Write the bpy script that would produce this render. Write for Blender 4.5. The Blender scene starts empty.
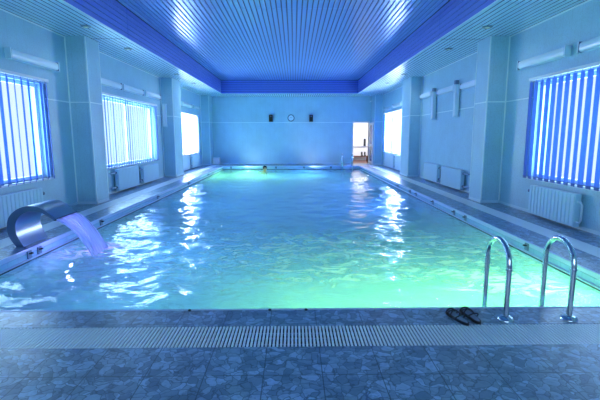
import bpy, bmesh, math, random
import numpy as np
from mathutils import Vector, Matrix
random.seed(7); np.random.seed(7)
PI = math.pi
sc = bpy.context.scene
C = sc.collection

# ---------------------------------------------------------------- dimensions (metres)
WL, WR = -4.858, 4.631          # side walls
PL, PR = -4.423, 4.214          # pillar faces towards the pool
H, H2 = 3.612, 4.25             # soffit and upper ceiling heights
YF, YB = 23.55, -1.6            # far and back walls
RA, RB = -3.59, 3.32            # pool rims
YN, YP = 3.56, 21.6             # near and far rims
WZ = -0.185                     # water level
FZ = -1.7                       # pool floor
CL, CR, CY = -3.616, 3.208, 21.83   # recess edges
JOINTS = [3.24, 9.77, 16.3]

# ---------------------------------------------------------------- materials
def mat(name, col, rough=.5, metal=0, spec=.5, **kw):
    m = bpy.data.materials.new(name); m.use_nodes = True
    b = m.node_tree.nodes['Principled BSDF']
    b.inputs['Base Color'].default_value = (*col, 1)
    b.inputs['Roughness'].default_value = rough
    b.inputs['Metallic'].default_value = metal
    b.inputs['Specular IOR Level'].default_value = spec
    for k, v in kw.items(): b.inputs[k.replace('_', ' ')].default_value = v
    return m
class NT:
    def __init__(s, m): s.t = m.node_tree; s.n = s.t.nodes; s.l = s.t.links; s.b = s.n['Principled BSDF']
    def new(s, ty, **kw):
        n = s.n.new(ty)
        for k, v in kw.items(): setattr(n, k, v)
        return n
    def val(s, sock, v):
        if hasattr(v, 'is_output'): s.l.new(v, sock)
        else: sock.default_value = v
    def math(s, op, a, b=0., c=0.):
        n = s.new('ShaderNodeMath', operation=op)
        s.val(n.inputs[0], a); s.val(n.inputs[1], b); s.val(n.inputs[2], c)
        return n.outputs[0]
    def mix(s, f, a, b):
        n = s.new('ShaderNodeMix', data_type='RGBA')
        s.val(n.inputs[0], f)
        for i, v in ((6, a), (7, b)):
            if hasattr(v, 'is_output'): s.l.new(v, n.inputs[i])
            else: n.inputs[i].default_value = (*v, 1)
        return n.outputs[2]
    def pos(s):
        g = s.new('ShaderNodeNewGeometry'); x = s.new('ShaderNodeSeparateXYZ')
        s.l.new(g.outputs['Position'], x.inputs[0]); return g.outputs['Position'], x.outputs
    def line(s, coord, pitch, off, w):              # 1 on a line of width w, repeated
        f = s.math('FRACT', s.math('DIVIDE', s.math('SUBTRACT', coord, off), pitch))
        d = s.math('MINIMUM', f, s.math('SUBTRACT', 1., f))
        return s.math('LESS_THAN', d, w / pitch / 2)
    def noise(s, vec, scale, detail=3):
        n = s.new('ShaderNodeTexNoise'); n.inputs['Scale'].default_value = scale; n.inputs['Detail'].default_value = detail
        s.l.new(vec, n.inputs['Vector']); return n.outputs['Fac']
    def bump(s, h, strength=.3, dist=.01):
        n = s.new('ShaderNodeBump'); n.inputs['Strength'].default_value = strength; n.inputs['Distance'].default_value = dist
        s.l.new(h, n.inputs['Height']); s.l.new(n.outputs[0], s.b.inputs['Normal'])

def wall_material(name, col, pitch=.25):
    m = mat(name, col, .38); t = NT(m); p, x = t.pos()
    h = t.math('ADD', x[0], x[1])
    seam = t.line(h, pitch, 0, .006)
    no = t.noise(p, 2.2, 4)
    c = t.mix(no, tuple(v * .88 for v in col), tuple(min(1, v * 1.12) for v in col))
    c = t.mix(t.math('MULTIPLY', t.math('GREATER_THAN', t.noise(p, 42, 2), .56), .3), c, tuple(v * .72 for v in col))
    fine = t.math('SUBTRACT', t.noise(p, 55, 2), .5)
    c2 = t.mix(t.math('MULTIPLY', seam, .35), c, tuple(v * .6 for v in col))
    t.l.new(c2, t.b.inputs['Base Color'])
    t.bump(t.math('SUBTRACT', t.math('MULTIPLY', fine, .3), seam), .25, .004)
    return m
M_wall = wall_material('wall_panel_blue', (.38, .63, .77))
M_trim = mat('pale_trim', (.76, .92, .97), .35)
M_skirt = mat('skirting', (.56, .77, .88), .4)

def stone_material(name, dark, mid, light):
    m = mat(name, mid, .3, 0, .5); t = NT(m); p, x = t.pos()
    nz = t.new('ShaderNodeTexNoise'); nz.inputs['Scale'].default_value = 7; nz.inputs['Detail'].default_value = 2
    t.l.new(p, nz.inputs['Vector'])
    va = t.new('ShaderNodeVectorMath', operation='MULTIPLY_ADD')
    t.l.new(nz.outputs['Color'], va.inputs[0]); va.inputs[1].default_value = (.16, .16, .16); t.l.new(p, va.inputs[2])
    v1 = t.new('ShaderNodeTexVoronoi', feature='F1'); v1.inputs['Scale'].default_value = 16
    v2 = t.new('ShaderNodeTexVoronoi', feature='DISTANCE_TO_EDGE'); v2.inputs['Scale'].default_value = 16
    for v in (v1, v2): t.l.new(va.outputs[0], v.inputs['Vector'])
    sp = t.new('ShaderNodeSeparateColor'); t.l.new(v1.outputs['Color'], sp.inputs[0])
    c = t.mix(sp.outputs[0], dark, light)
    c = t.mix(.35, c, mid)
    big = t.noise(p, 5, 4)
    c = t.mix(t.math('MULTIPLY', t.math('GREATER_THAN', big, .56), .45), c, dark)
    fine = t.noise(p, 34, 5)
    c = t.mix(t.math('MULTIPLY', t.math('MAXIMUM', 0., t.math('SUBTRACT', fine, .45)), 1.4), c, dark)
    vein = t.math('LESS_THAN', v2.outputs['Distance'], .045)
    c = t.mix(t.math('MULTIPLY', vein, .65), c, tuple(v * .5 for v in dark))
    j = t.math('MAXIMUM', t.line(x[0], .375, -.2, .007), t.line(x[1], .375, 2.504, .007))
    c = t.mix(t.math('MULTIPLY', j, .75), c, tuple(v * .35 for v in dark))
    t.l.new(c, t.b.inputs['Base Color'])
    t.bump(t.math('SUBTRACT', t.math('MULTIPLY', v2.outputs['Distance'], 1.), t.math('MULTIPLY', j, .6)), .25, .006)
    return m
M_stone = stone_material('blue_grey_stone_tile', (.085, .15, .22), (.20, .32, .45), (.42, .64, .88))

def tile_material(name, col, pitch, grout):
    m = mat(name, col, .25); t = NT(m); p, x = t.pos()
    j = t.math('MAXIMUM', t.line(t.math('ADD', x[0], x[1]), pitch, 0, .012), t.line(x[2], pitch, 0, .012))
    jf = t.math('MAXIMUM', t.line(x[0], pitch, 0, .012), t.line(x[1], pitch, 0, .012))
    g = t.new('ShaderNodeNewGeometry'); sx = t.new('ShaderNodeSeparateXYZ'); t.l.new(g.outputs['Normal'], sx.inputs[0])
    up = t.math('GREATER_THAN', sx.outputs[2], .5)
    jj = t.math('ADD', t.math('MULTIPLY', up, jf), t.math('MULTIPLY', t.math('SUBTRACT', 1., up), j))
    c = t.mix(t.math('MULTIPLY', jj, .6), t.mix(t.noise(p, 1.5), tuple(v * .9 for v in col), tuple(min(1, v * 1.1) for v in col)), grout)
    t.l.new(c, t.b.inputs['Base Color']); return m
M_basin = tile_material('pool_tile', (.42, .66, .85), .2, (.25, .45, .65))
M_rimwall = tile_material('rim_tile', (.36, .58, .82), .2, (.26, .44, .68))
M_coping = mat('coping_edge', (.48, .60, .86), .3)
M_soffit = mat('pale_slat', (.60, .86, .98), .32, .15)
M_ceil = mat('blue_slat', (.22, .42, .86), .27, .3)
M_recess = mat('deep_blue_slat', (.13, .22, .72), .35, .2)
M_gap = mat('dark_gap', (.02, .035, .09), .8)
M_grate = mat('grating_plastic', (.86, .95, 1), .35)
M_rod = mat('grating_rod', (.16, .26, .40), .5)
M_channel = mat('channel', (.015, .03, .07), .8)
M_steel = mat('stainless_steel', (.62, .66, .72), .16, 1)
M_steel2 = mat('brushed_steel', (.22, .28, .40), .3, 1)
M_dark = mat('dark_plastic', (.012, .014, .02), .4)
M_grey = mat('grey_fitting', (.13, .20, .34), .5)
M_rad = mat('radiator_enamel', (.50, .74, .88), .35)
M_pipe = mat('pipe_enamel', (.62, .76, .92), .3)
M_lamp = mat('lamp_housing', (.60, .80, .92), .4)
M_diff = mat('lamp_diffuser', (.72, .88, .98), .25)
M_white = mat('white_paint', (.82, .84, .88), .4)
M_frame = mat('window_frame', (.8, .85, .92), .35)
M_brown = mat('brown_wood', (.22, .075, .04), .5)
M_hallfloor = mat('brown_tile', (.17, .07, .05), .35)
M_sole = mat('sandal_insole', (.20, .28, .38), .7)
M_black = mat('black_rubber', (.008, .010, .016), .5)
M_skin = mat('skin', (.55, .34, .26), .5)
M_hair = mat('black_hair', (.01, .009, .009), .5)
M_trunks = mat('dark_trunks', (.02, .03, .08), .7)
M_face = mat('clock_face', (.55, .78, .92), .4)
M_rim = mat('clock_rim', (.05, .10, .18), .35)
M_dring = mat('downlight_ring', (.30, .42, .42), .3, .6)
M_glow = mat('downlight_glass', (.6, .7, .5), .3)
M_glow.node_tree.nodes['Principled BSDF'].inputs['Emission Color'].default_value = (.72, .9, .62, 1)
M_glow.node_tree.nodes['Principled BSDF'].inputs['Emission Strength'].default_value = .35

def thin_glass(name, tint):
    m = bpy.data.materials.new(name); m.use_nodes = True; n = m.node_tree.nodes; l = m.node_tree.links; n.clear()
    o = n.new('ShaderNodeOutputMaterial'); mx = n.new('ShaderNodeMixShader'); tr = n.new('ShaderNodeBsdfTransparent'); g = n.new('ShaderNodeBsdfGlossy')
    tr.inputs[0].default_value = (*tint, 1); g.inputs['Roughness'].default_value = .03
    f = n.new('ShaderNodeFresnel'); f.inputs[0].default_value = 1.45
    g2 = n.new('ShaderNodeNewGeometry'); sb = n.new('ShaderNodeMath'); sb.operation = 'SUBTRACT'; sb.inputs[0].default_value = 1; l.new(g2.outputs['Backfacing'], sb.inputs[1])
    ml = n.new('ShaderNodeMath'); ml.operation = 'MULTIPLY'; l.new(f.outputs[0], ml.inputs[0]); l.new(sb.outputs[0], ml.inputs[1])
    l.new(ml.outputs[0], mx.inputs[0]); l.new(tr.outputs[0], mx.inputs[1]); l.new(g.outputs[0], mx.inputs[2]); l.new(mx.outputs[0], o.inputs[0])
    return m
M_glass = thin_glass('window_glass', (.94, .97, 1))
M_doorglass = thin_glass('door_glass', (.80, .84, .92))

def blade_material():
    m = bpy.data.materials.new('blind_fabric'); m.use_nodes = True; n = m.node_tree.nodes; l = m.node_tree.links; n.clear()
    o = n.new('ShaderNodeOutputMaterial'); mx = n.new('ShaderNodeMixShader'); d = n.new('ShaderNodeBsdfDiffuse'); t = n.new('ShaderNodeBsdfTranslucent')
    d.inputs[0].default_value = (.22, .34, .80, 1); t.inputs[0].default_value = (.20, .36, .68, 1); mx.inputs[0].default_value = .45
    l.new(d.outputs[0], mx.inputs[1]); l.new(t.outputs[0], mx.inputs[2]); l.new(mx.outputs[0], o.inputs[0])
    return m
M_blade = blade_material()
M_weight = mat('blade_weight', (.05, .13, .42), .5)

def water_material():
    m = bpy.data.materials.new('pool_water'); m.use_nodes = True; t = NT(m); n = t.n; l = t.l
    b = t.b
    b.inputs['Base Color'].default_value = (.86, .97, 1, 1); b.inputs['Roughness'].default_value = .04
    b.inputs['IOR'].default_value = 1.33; b.inputs['Transmission Weight'].default_value = 1
    p, x = t.pos()
    mp = t.new('ShaderNodeMapping'); mp.inputs['Scale'].default_value = (1, 1.5, 1); l.new(p, mp.inputs[0])
    h1 = t.noise(mp.outputs[0], 6.5, 2); t.bump(h1, .5, .02)
    # bubbles churned up over the jets and under the falling water, plus a painted window reflection
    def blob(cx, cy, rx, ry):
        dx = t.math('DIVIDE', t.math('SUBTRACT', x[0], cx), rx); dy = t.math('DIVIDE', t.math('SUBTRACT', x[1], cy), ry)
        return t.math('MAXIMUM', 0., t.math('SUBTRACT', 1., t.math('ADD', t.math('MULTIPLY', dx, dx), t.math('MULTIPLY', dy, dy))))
    area = t.math('MAXIMUM', t.math('MAXIMUM', blob(.3, 6.1, 1.7, 1.7), t.math('MAXIMUM', blob(1.9, 6.0, 1.7, 1.7), t.math('MULTIPLY', blob(-1.4, 6.2, 2.5, 2.8), .4))), t.math('MAXIMUM', t.math('MULTIPLY', blob(-2.9, 6.2, .7, .7), 1.3), t.math('MULTIPLY', blob(2.45, 4.75, .85, .5), 1.6)))  # last blob paints the white window reflection by the ladder
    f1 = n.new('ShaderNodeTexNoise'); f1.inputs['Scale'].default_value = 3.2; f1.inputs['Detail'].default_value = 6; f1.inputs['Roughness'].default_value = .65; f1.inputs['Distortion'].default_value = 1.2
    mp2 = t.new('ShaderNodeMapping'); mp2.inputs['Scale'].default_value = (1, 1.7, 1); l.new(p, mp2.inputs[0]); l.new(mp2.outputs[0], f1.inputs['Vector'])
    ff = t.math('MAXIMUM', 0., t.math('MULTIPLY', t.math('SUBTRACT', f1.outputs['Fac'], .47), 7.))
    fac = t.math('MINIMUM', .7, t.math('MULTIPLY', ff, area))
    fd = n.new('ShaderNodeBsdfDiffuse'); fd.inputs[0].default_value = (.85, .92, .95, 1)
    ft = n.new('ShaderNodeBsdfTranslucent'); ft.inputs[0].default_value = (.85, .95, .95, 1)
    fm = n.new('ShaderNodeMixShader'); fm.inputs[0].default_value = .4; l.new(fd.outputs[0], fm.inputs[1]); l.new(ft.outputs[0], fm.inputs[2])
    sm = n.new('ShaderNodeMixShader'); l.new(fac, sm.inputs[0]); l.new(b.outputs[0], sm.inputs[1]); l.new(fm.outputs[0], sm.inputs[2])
    l.new(sm.outputs[0], n['Material Output'].inputs['Surface'])
    v = n.new('ShaderNodeVolumeScatter'); v.inputs['Color'].default_value = (.55, .86, 1, 1); v.inputs['Density'].default_value = WATER_SCATTER
    v.inputs['Anisotropy'].default_value = .25
    a = n.new('ShaderNodeVolumeAbsorption'); a.inputs['Color'].default_value = (.25, .72, 1, 1); a.inputs['Density'].default_value = WATER_ABSORB
    ad = n.new('ShaderNodeAddShader'); l.new(v.outputs[0], ad.inputs[0]); l.new(a.outputs[0], ad.inputs[1])
    l.new(ad.outputs[0], n['Material Output'].inputs['Volume'])
    return m
WATER_SCATTER, WATER_ABSORB = .21, .09
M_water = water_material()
def fall_material():
    m = mat('falling_water', (.6, .7, 1), .15); t = NT(m); p, x = t.pos(); n = t.n; l = t.l
    mp = t.new('ShaderNodeMapping'); mp.inputs['Scale'].default_value = (1.5, 34, 1.5); l.new(p, mp.inputs[0])
    no = t.noise(mp.outputs[0], 1.2, 3); t.bump(no, .8, .02)
    t.b.inputs['IOR'].default_value = 1.33
    d = n.new('ShaderNodeBsdfTranslucent'); d.inputs[0].default_value = (.70, .74, 1, 1)
    m1 = n.new('ShaderNodeMixShader'); m1.inputs[0].default_value = .5; l.new(t.b.outputs[0], m1.inputs[1]); l.new(d.outputs[0], m1.inputs[2])
    tr = n.new('ShaderNodeBsdfTransparent'); m2 = n.new('ShaderNodeMixShader'); tr.inputs[0].default_value = (.9, .93, 1, 1)
    al = t.math('MINIMUM', .95, t.math('MAXIMUM', .15, t.math('ADD', -.2, t.math('MULTIPLY', no, 2.0))))
    l.new(al, m2.inputs[0]); l.new(tr.outputs[0], m2.inputs[1]); l.new(m1.outputs[0], m2.inputs[2])
    l.new(m2.outputs[0], n['Material Output'].inputs['Surface'])
    return m
M_fall = fall_material()

# ---------------------------------------------------------------- mesh helpers
class MB:
    def __init__(s): s.v = []; s.f = []; s.m = []; s.mi = 0
    def add(s, vs, fs):
        k = len(s.v); s.v += [tuple(p) for p in vs]; s.f += [tuple(i + k for i in f) for f in fs]; s.m += [s.mi] * len(fs); return s
    def box(s, x0, x1, y0, y1, z0, z1):
        x0, x1 = min(x0, x1), max(x0, x1); y0, y1 = min(y0, y1), max(y0, y1); z0, z1 = min(z0, z1), max(z0, z1)
        return s.add([(x0,y0,z0),(x1,y0,z0),(x1,y1,z0),(x0,y1,z0),(x0,y0,z1),(x1,y0,z1),(x1,y1,z1),(x0,y1,z1)],
                     [(0,3,2,1),(4,5,6,7),(0,1,5,4),(1,2,6,5),(2,3,7,6),(3,0,4,7)])
    def prism(s, prof, axis, a, b):                 # closed 2-D profile extruded along an axis
        n = len(prof); vs = []
        for t in (a, b):
            for (p, q) in prof:
                vs.append({'x': (t, p, q), 'y': (p, t, q), 'z': (p, q, t)}[axis])
        fs = [(i, (i+1) % n, n+(i+1) % n, n+i) for i in range(n)] + [tuple(range(n-1, -1, -1)), tuple(range(n, 2*n))]
        return s.add(vs, fs)
    def tube(s, pts, r, seg=10, caps=True):
        pts = [Vector(p) for p in pts]; rings = []; up = None
        rs = r if isinstance(r, (list, tuple)) else [r] * len(pts)
        for i, p in enumerate(pts):
            d = (pts[min(i+1, len(pts)-1)] - pts[max(i-1, 0)]).normalized()
            if up is None: up = d.orthogonal().normalized()
            up = (up - d * up.dot(d)).normalized(); w = d.cross(up)
            rings.append([p + (up * math.cos(2*PI*k/seg) + w * math.sin(2*PI*k/seg)) * rs[i] for k in range(seg)])
        vs = [q for R in rings for q in R]; fs = []
        for i in range(len(pts)-1):
            for k in range(seg):
                fs.append((i*seg+k, i*seg+(k+1) % seg, (i+1)*seg+(k+1) % seg, (i+1)*seg+k))
        if caps: fs += [tuple(range(seg-1, -1, -1)), tuple(range((len(pts)-1)*seg, len(pts)*seg))]
        return s.add(vs, fs)
    def lathe(s, prof, c, axis='z', seg=24):        # profile of (radius, height)
        vs = []
        for (r, h) in prof:
            for k in range(seg):
                a, b = r*math.cos(2*PI*k/seg), r*math.sin(2*PI*k/seg)
                q = {'z': (a, b, h), 'y': (a, h, b), 'x': (h, a, b)}[axis]
                vs.append((c[0]+q[0], c[1]+q[1], c[2]+q[2]))
        n = len(prof); fs = []
        for i in range(n-1):
            for k in range(seg): fs.append((i*seg+k, i*seg+(k+1) % seg, (i+1)*seg+(k+1) % seg, (i+1)*seg+k))
        fs += [tuple(range(seg-1, -1, -1)), tuple(range((n-1)*seg, n*seg))]
        return s.add(vs, fs)
    def build(s, name, mats, parent=None, smooth=False, bevel=0, loc=None):
        me = bpy.data.meshes.new(name); me.from_pydata(s.v, [], s.f)
        for m in (mats if isinstance(mats, (list, tuple)) else [mats]): me.materials.append(m)
        me.polygons.foreach_set('material_index', s.m)
        bm = bmesh.new(); bm.from_mesh(me); bmesh.ops.recalc_face_normals(bm, faces=bm.faces); bm.to_mesh(me); bm.free()
        if smooth:
            me.polygons.foreach_set('use_smooth', [True]*len(me.polygons)); me.set_sharp_from_angle(angle=math.radians(40))
        o = bpy.data.objects.new(name, me); C.objects.link(o)
        if parent: o.parent = parent
        if loc: o.location = loc
        if bevel:
            b = o.modifiers.new('Bevel', 'BEVEL'); b.width = bevel; b.segments = 2; b.limit_method = 'ANGLE'
        return o
def B(*a): return MB().box(*a)
def empty(name, loc=(0,0,0)):
    o = bpy.data.objects.new(name, None); o.location = loc; C.objects.link(o); return o
def tag(o, label, cat, group=None, kind=None):
    o['label'] = label; o['category'] = cat
    if group: o['group'] = group
    if kind: o['kind'] = kind
    return o
def struct(o, label=None):
    o['kind'] = 'structure'
    if label: o['label'] = label
    return o
def dup(root, loc, parent=None):
    r = root.copy(); C.objects.link(r); r.parent = parent; r.location = loc
    for ch in list(root.children):
        c = ch.copy(); C.objects.link(c); c.parent = r
        for g in ch.children:
            d = g.copy(); C.objects.link(d); d.parent = c
    return r

# ---------------------------------------------------------------- room shell
def side_wall(name, x, sgn, openings):
    mb = MB(); x1 = x + sgn*.3
    y = YB
    for (a, b, z0, z1) in openings:
        mb.box(x, x1, y, a, 0, H); mb.box(x, x1, a, b, 0, z0); mb.box(x, x1, a, b, z1, H); y = b
    mb.box(x, x1, y, YF+.3, 0, H)
    return struct(mb.build(name, M_wall))
WIN_L = [(4.3, 8.52, .70, 2.50), (10.75, 15.12, .70, 2.50), (17.75, 21.6, .70, 2.48)]
WIN_R = [(4.3, 8.30, .70, 2.50), (17.95, 21.85, .72, 2.56)]
side_wall('wall_left', WL, -1, WIN_L)
side_wall('wall_right', WR, 1, WIN_R)
DX0, DX1, DZ = 3.25, 4.1, 2.23
mb = MB(); mb.box(WL, DX0, YF, YF+.2, 0, H); mb.box(DX0, DX1, YF, YF+.2, DZ, H); mb.box(DX1, WR, YF, YF+.2, 0, H)
struct(mb.build('wall_far', M_wall))
mb = MB(); mb.box(WL, -3, YB-.2, YB, 0, H); mb.box(3, WR, YB-.2, YB, 0, H); mb.box(-3, 3, YB-.2, YB, 0, .7); mb.box(-3, 3, YB-.2, YB, 2.5, H)
struct(mb.build('wall_back', M_wall))

# floor with the pool opening and the grating channels
GN = (2.872, 3.215); GL = (-4.33, -3.985); GR = (3.785, 4.13); GF = (21.98, 22.32)
mb = MB()
mb.box(WL, WR, YB, GN[0], -.3, 0)
mb.box(WL, GL[0], GN[0], YF, -.3, 0); mb.box(GR[1], WR, GN[0], YF, -.3, 0)
mb.box(GL[0], GR[1], GF[1], YF, -.3, 0)
mb.box(GL[1], GR[0], GN[1], YN-.03, -.3, 0)
mb.box(GL[1], GR[0], YP+.03, GF[0], -.3, 0)
mb.box(GL[1], RA-.03, YN-.03, YP+.03, -.3, 0); mb.box(RB+.03, GR[0], YN-.03, YP+.03, -.3, 0)
struct(mb.build('floor', M_stone))
mb = MB()
for (a, b, c, d) in ((GL[0], GR[1], GN[0], GN[1]), (GL[0], GR[1], GF[0], GF[1]), (GL[0], GL[1], GN[1], GF[0]), (GR[0], GR[1], GN[1], GF[0])):
    mb.box(a, b, c, d, -.3, -.09)
struct(mb.build('floor_channel', M_channel))

# coping nose, wall above the water with its lip, basin
mb = MB()
for (a, b, c, d) in ((RA-.03, RB+.03, YN-.03, YN), (RA-.03, RB+.03, YP, YP+.03), (RA-.03, RA, YN, YP), (RB, RB+.03, YN, YP)):
    mb.box(a, b, c, d, -.06, .004)
struct(mb.build('trim_1', M_coping, bevel=.008))
mb = MB(); z0, z1 = -.30, -.06
for (a, b, c, d) in ((RA-.3, RB+.3, YN-.3, YN), (RA-.3, RB+.3, YP, YP+.3), (RA-.3, RA, YN, YP), (RB, RB+.3, YN, YP)):
    mb.box(a, b, c, d, z0, z1)
struct(mb.build('wall_pool_rim', M_rimwall))
mb = MB(); z0, z1 = -.150, -.132; e = .022
for (a, b, c, d) in ((RA, RB, YN, YN+e), (RA, RB, YP-e, YP), (RA, RA+e, YN+e, YP-e), (RB-e, RB, YN+e, YP-e)):
    mb.box(a, b, c, d, z0, z1)
struct(mb.build('trim_2', M_coping))
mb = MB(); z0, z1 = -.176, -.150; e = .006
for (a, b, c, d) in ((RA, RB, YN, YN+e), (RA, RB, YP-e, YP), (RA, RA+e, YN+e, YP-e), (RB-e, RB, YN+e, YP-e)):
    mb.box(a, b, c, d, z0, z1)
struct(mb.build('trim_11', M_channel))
mb = MB()
mb.box(RA-.3, RB+.3, YN-.3, YP+.3, FZ-.2, FZ)
for (a, b, c, d) in ((RA-.3, RB+.3, YN-.3, YN), (RA-.3, RB+.3, YP, YP+.3), (RA-.3, RA, YN, YP), (RB, RB+.3, YN, YP)):
    mb.box(a, b, c, d, FZ, -.30)
struct(mb.build('floor_pool_basin', M_basin))

# soffit and recessed ceiling made of long slats
def slat_profile(c, w, t):                      # trapezoid slat in cross-section, centre c
    return c-w/2, c+w/2
def soffit_strip(mb, x0, x1, y0, y1, n):
    p = (x1-x0)/n
    ys = [y0] + [j for j in JOINTS if y0 < j < y1] + [y1]
    for k in range(n):
        a = x0+p*k+.011; b = x0+p*(k+1)-.011
        for (c, d) in zip(ys[:-1], ys[1:]):
            mb.prism([(a, H+.005), (a, H+.003), (a+.005, H), (b-.005, H), (b, H+.003), (b, H+.005)], 'y', c+.022, d-.022)
mb = MB()
soffit_strip(mb, WL, CL, YB, CY, 11); soffit_strip(mb, CR, WR, YB, CY, 13)
soffit_strip(mb, WL, WR, CY, YF, 86)
mb.mi = 1
mb.box(WL-.3, CL-.021, YB-.2, CY+.021, H+.02, H+.1); mb.box(CR+.021, WR+.3, YB-.2, CY+.021, H+.02, H+.1); mb.box(WL-.3, WR+.3, CY+.021, YF+.3, H+.02, H+.1)
struct(mb.build('ceiling_soffit', [M_soffit, M_gap]))
mb = MB(); p = .111; n = int((CR-CL)/p)
p = (CR-CL)/n; ys = [YB]+JOINTS+[CY]
for k in range(n):
    a = CL+p*k+.012; b = CL+p*(k+1)-.012
    for (c, d) in zip(ys[:-1], ys[1:]):
        mb.prism([(a, H2+.02), (a, H2+.010), (a+.008, H2), (b-.008, H2), (b, H2+.010), (b, H2+.02)], 'y', c+.01, d-.01)
mb.mi = 1; mb.box(CL-.1, CR+.1, YB-.2, CY+.1, H2+.02, H2+.1)
struct(mb.build('ceiling_panel', [M_ceil, M_gap]))
mb = MB(); n = 6; p = (H2-H)/n
for k in range(n):
    a = H+p*k+.007; b = H+p*(k+1)-.007
    for (xx, s) in ((CL, 1), (CR, -1)):
        prof = [(xx-s*.02, a), (xx-s*.006, a), (xx, a+.006), (xx, b-.006), (xx-s*.006, b), (xx-s*.02, b)]
        for (c, d) in zip(ys[:-1], ys[1:]): mb.prism(prof, 'y', c+.01, d-.01)
    mb.prism([(CY+.02, a), (CY+.006, a), (CY, a+.006), (CY, b-.006), (CY+.006, b), (CY+.02, b)], 'x', CL, CR)
mb.mi = 1
mb.box(CL-.1, CL-.02, YB-.2, CY+.1, H+.1, H2+.02); mb.box(CR+.02, CR+.1, YB-.2, CY+.1, H+.1, H2+.02); mb.box(CL-.1, CR+.1, CY+.02, CY+.1, H+.1, H2+.02)
mb.box(CL-.1, CR+.1, YB-.2, YB, H, H2+.02)
struct(mb.build('ceiling_recess_side', [M_recess, M_gap]))
mb = MB()
mb.box(CL-.025, CL+.004, YB, CY+.025, H-.012, H+.006); mb.box(CR-.004, CR+.025, YB, CY+.025, H-.012, H+.006); mb.box(CL, CR, CY-.004, CY+.025, H-.012, H+.006)
struct(mb.build('trim_3', M_trim))

# pillars with corner beads
PILL = [('l', 9.482, 10.10), ('l', 15.97, 17.03), ('l', 22.63, YF), ('r', 9.44, 10.085), ('r', 15.71, 16.84), ('r', 22.49, YF)]
for (sd, a, b) in PILL:
    w, f, s = (WL, PL, 1) if sd == 'l' else (WR, PR, -1)
    o = struct(B(w-s*.02, f, a, b, 0, H).build('pillar', M_wall))
    mb = MB(); t = .018
    mb.box(f-s*t, f+s*.005, a-.005, a+t, .06, H-.01); mb.box(w, w+s*t*1.2, a-t, a, .06, H-.01)
    if b < YF: mb.box(f-s*t, f+s*.005, b-t, b+.005, .06, H-.01)
    mb.build('corner_trim', M_trim, o)
    mb = MB(); mb.box(w, f+s*.01, a-.01, a, 0, .06); mb.box(f, f+s*.01, a-.01, b, 0, .06); mb.build('skirting', M_skirt, o)
    mb = MB(); mb.box(w, f+s*.006, a-.006, a, 2.222, 2.246); mb.box(f, f+s*.006, a, b, 2.222, 2.246); mb.build('band_trim', M_trim, o)
# horizontal band, skirting and cornice on the walls
def along(name, x, s, ivs, z0, z1, d, m):
    mb = MB()
    for (a, b) in ivs: mb.box(x, x+s*d, a, b, z0, z1)
    return struct(mb.build(name, m))
ivL = [(YB, 4.25), (8.57, 9.46), (10.12, 10.7), (15.17, 15.95), (17.05, 17.7), (21.65, 22.61)]
ivR = [(YB, 4.25), (8.36, 9.42), (10.10, 15.69), (16.86, 17.9), (21.9, 22.47)]
along('trim_4', WL, 1, ivL, 2.222, 2.246, .007, M_trim)
along('trim_5', WR, -1, ivR, 2.222, 2.246, .007, M_trim)
sk = [(YB, 9.47), (10.10, 15.96), (17.03, 22.62)]
along('baseboard_left', WL, 1, sk, 0, .055, .012, M_skirt)
along('baseboard_right', WR, -1, [(YB, 9.43), (10.085, 15.70), (16.84, 22.48)], 0, .055, .012, M_skirt)
along('trim_6', WL, 1, sk, H-.034, H-.010, .02, M_trim)
along('trim_7', WR, -1, [(YB, 9.43), (10.085, 15.70), (16.84, 22.48)], H-.034, H-.010, .02, M_trim)
M_shade_strip = mat('painted_gap_shade', (.05, .10, .20), .7)  # dark strip painted for the shade along the wall top
along('shade_strip_left', WL, 1, sk, H-.008, H, .014, M_shade_strip); along('shade_strip_right', WR, -1, [(YB, 9.43), (10.085, 15.70), (16.84, 22.48)], H-.008, H, .014, M_shade_strip)
struct(B(PL, DX0-.06, YF-.007, YF, 2.222, 2.246).build('trim_8', M_trim))
struct(B(PL, DX0-.06, YF-.012, YF, 0, .055).build('baseboard_far', M_skirt))

# ---------------------------------------------------------------- windows
def window(idx, x, s, a, b, z0, z1):
    o = empty('window_%d' % idx, (x, (a+b)/2, z0)); struct(o)
    ox, oy, oz = o.location; X0 = -s*.12; h = z1-z0; w = b-a
    mb = MB(); t = .06
    mb.box(X0, X0-s*.06, -w/2, w/2, 0, t); mb.box(X0, X0-s*.06, -w/2, w/2, h-t, h)
    n = 2
    for k in range(n+1):
        c = -w/2+t/2+(w-t)*k/n; mb.box(X0, X0-s*.06, c-t/2, c+t/2, t, h-t)
    mb.build('window_frame', M_frame, o)
    B(X0-s*.028, X0-s*.032, -w/2+.03, w/2-.03, .03, h-.03).build('window_pane', M_glass, o)
    B(s*.05, -s*.12, -w/2-.03, w/2+.03, -.035, 0).build('window_sill', M_frame, o)
    # overcast daylight outside the pane
    L = bpy.data.lights.new('daylight', 'AREA'); L.shape = 'RECTANGLE'; L.size = w-.1; L.size_y = h-.1
    L.color = (.90, .94, .97) if a > 17 else (.48, .79, 1); L.energy = DAY * w * h * (.3 if b < 8.4 and s < 0 else .28 if b < 9 else 2.6 if a > 17 else .45)
    lo = bpy.data.objects.new('daylight', L); C.objects.link(lo); lo.location = (x-s*.42, oy, oz+h/2)
    lo.rotation_euler = (PI/2, 0, -s*PI/2)
    return o
DAY = 90
wn = 1
for w in WIN_L: window(wn, WL, 1, *w); wn += 1
for w in WIN_R: window(wn, WR, -1, *w); wn += 1

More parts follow.
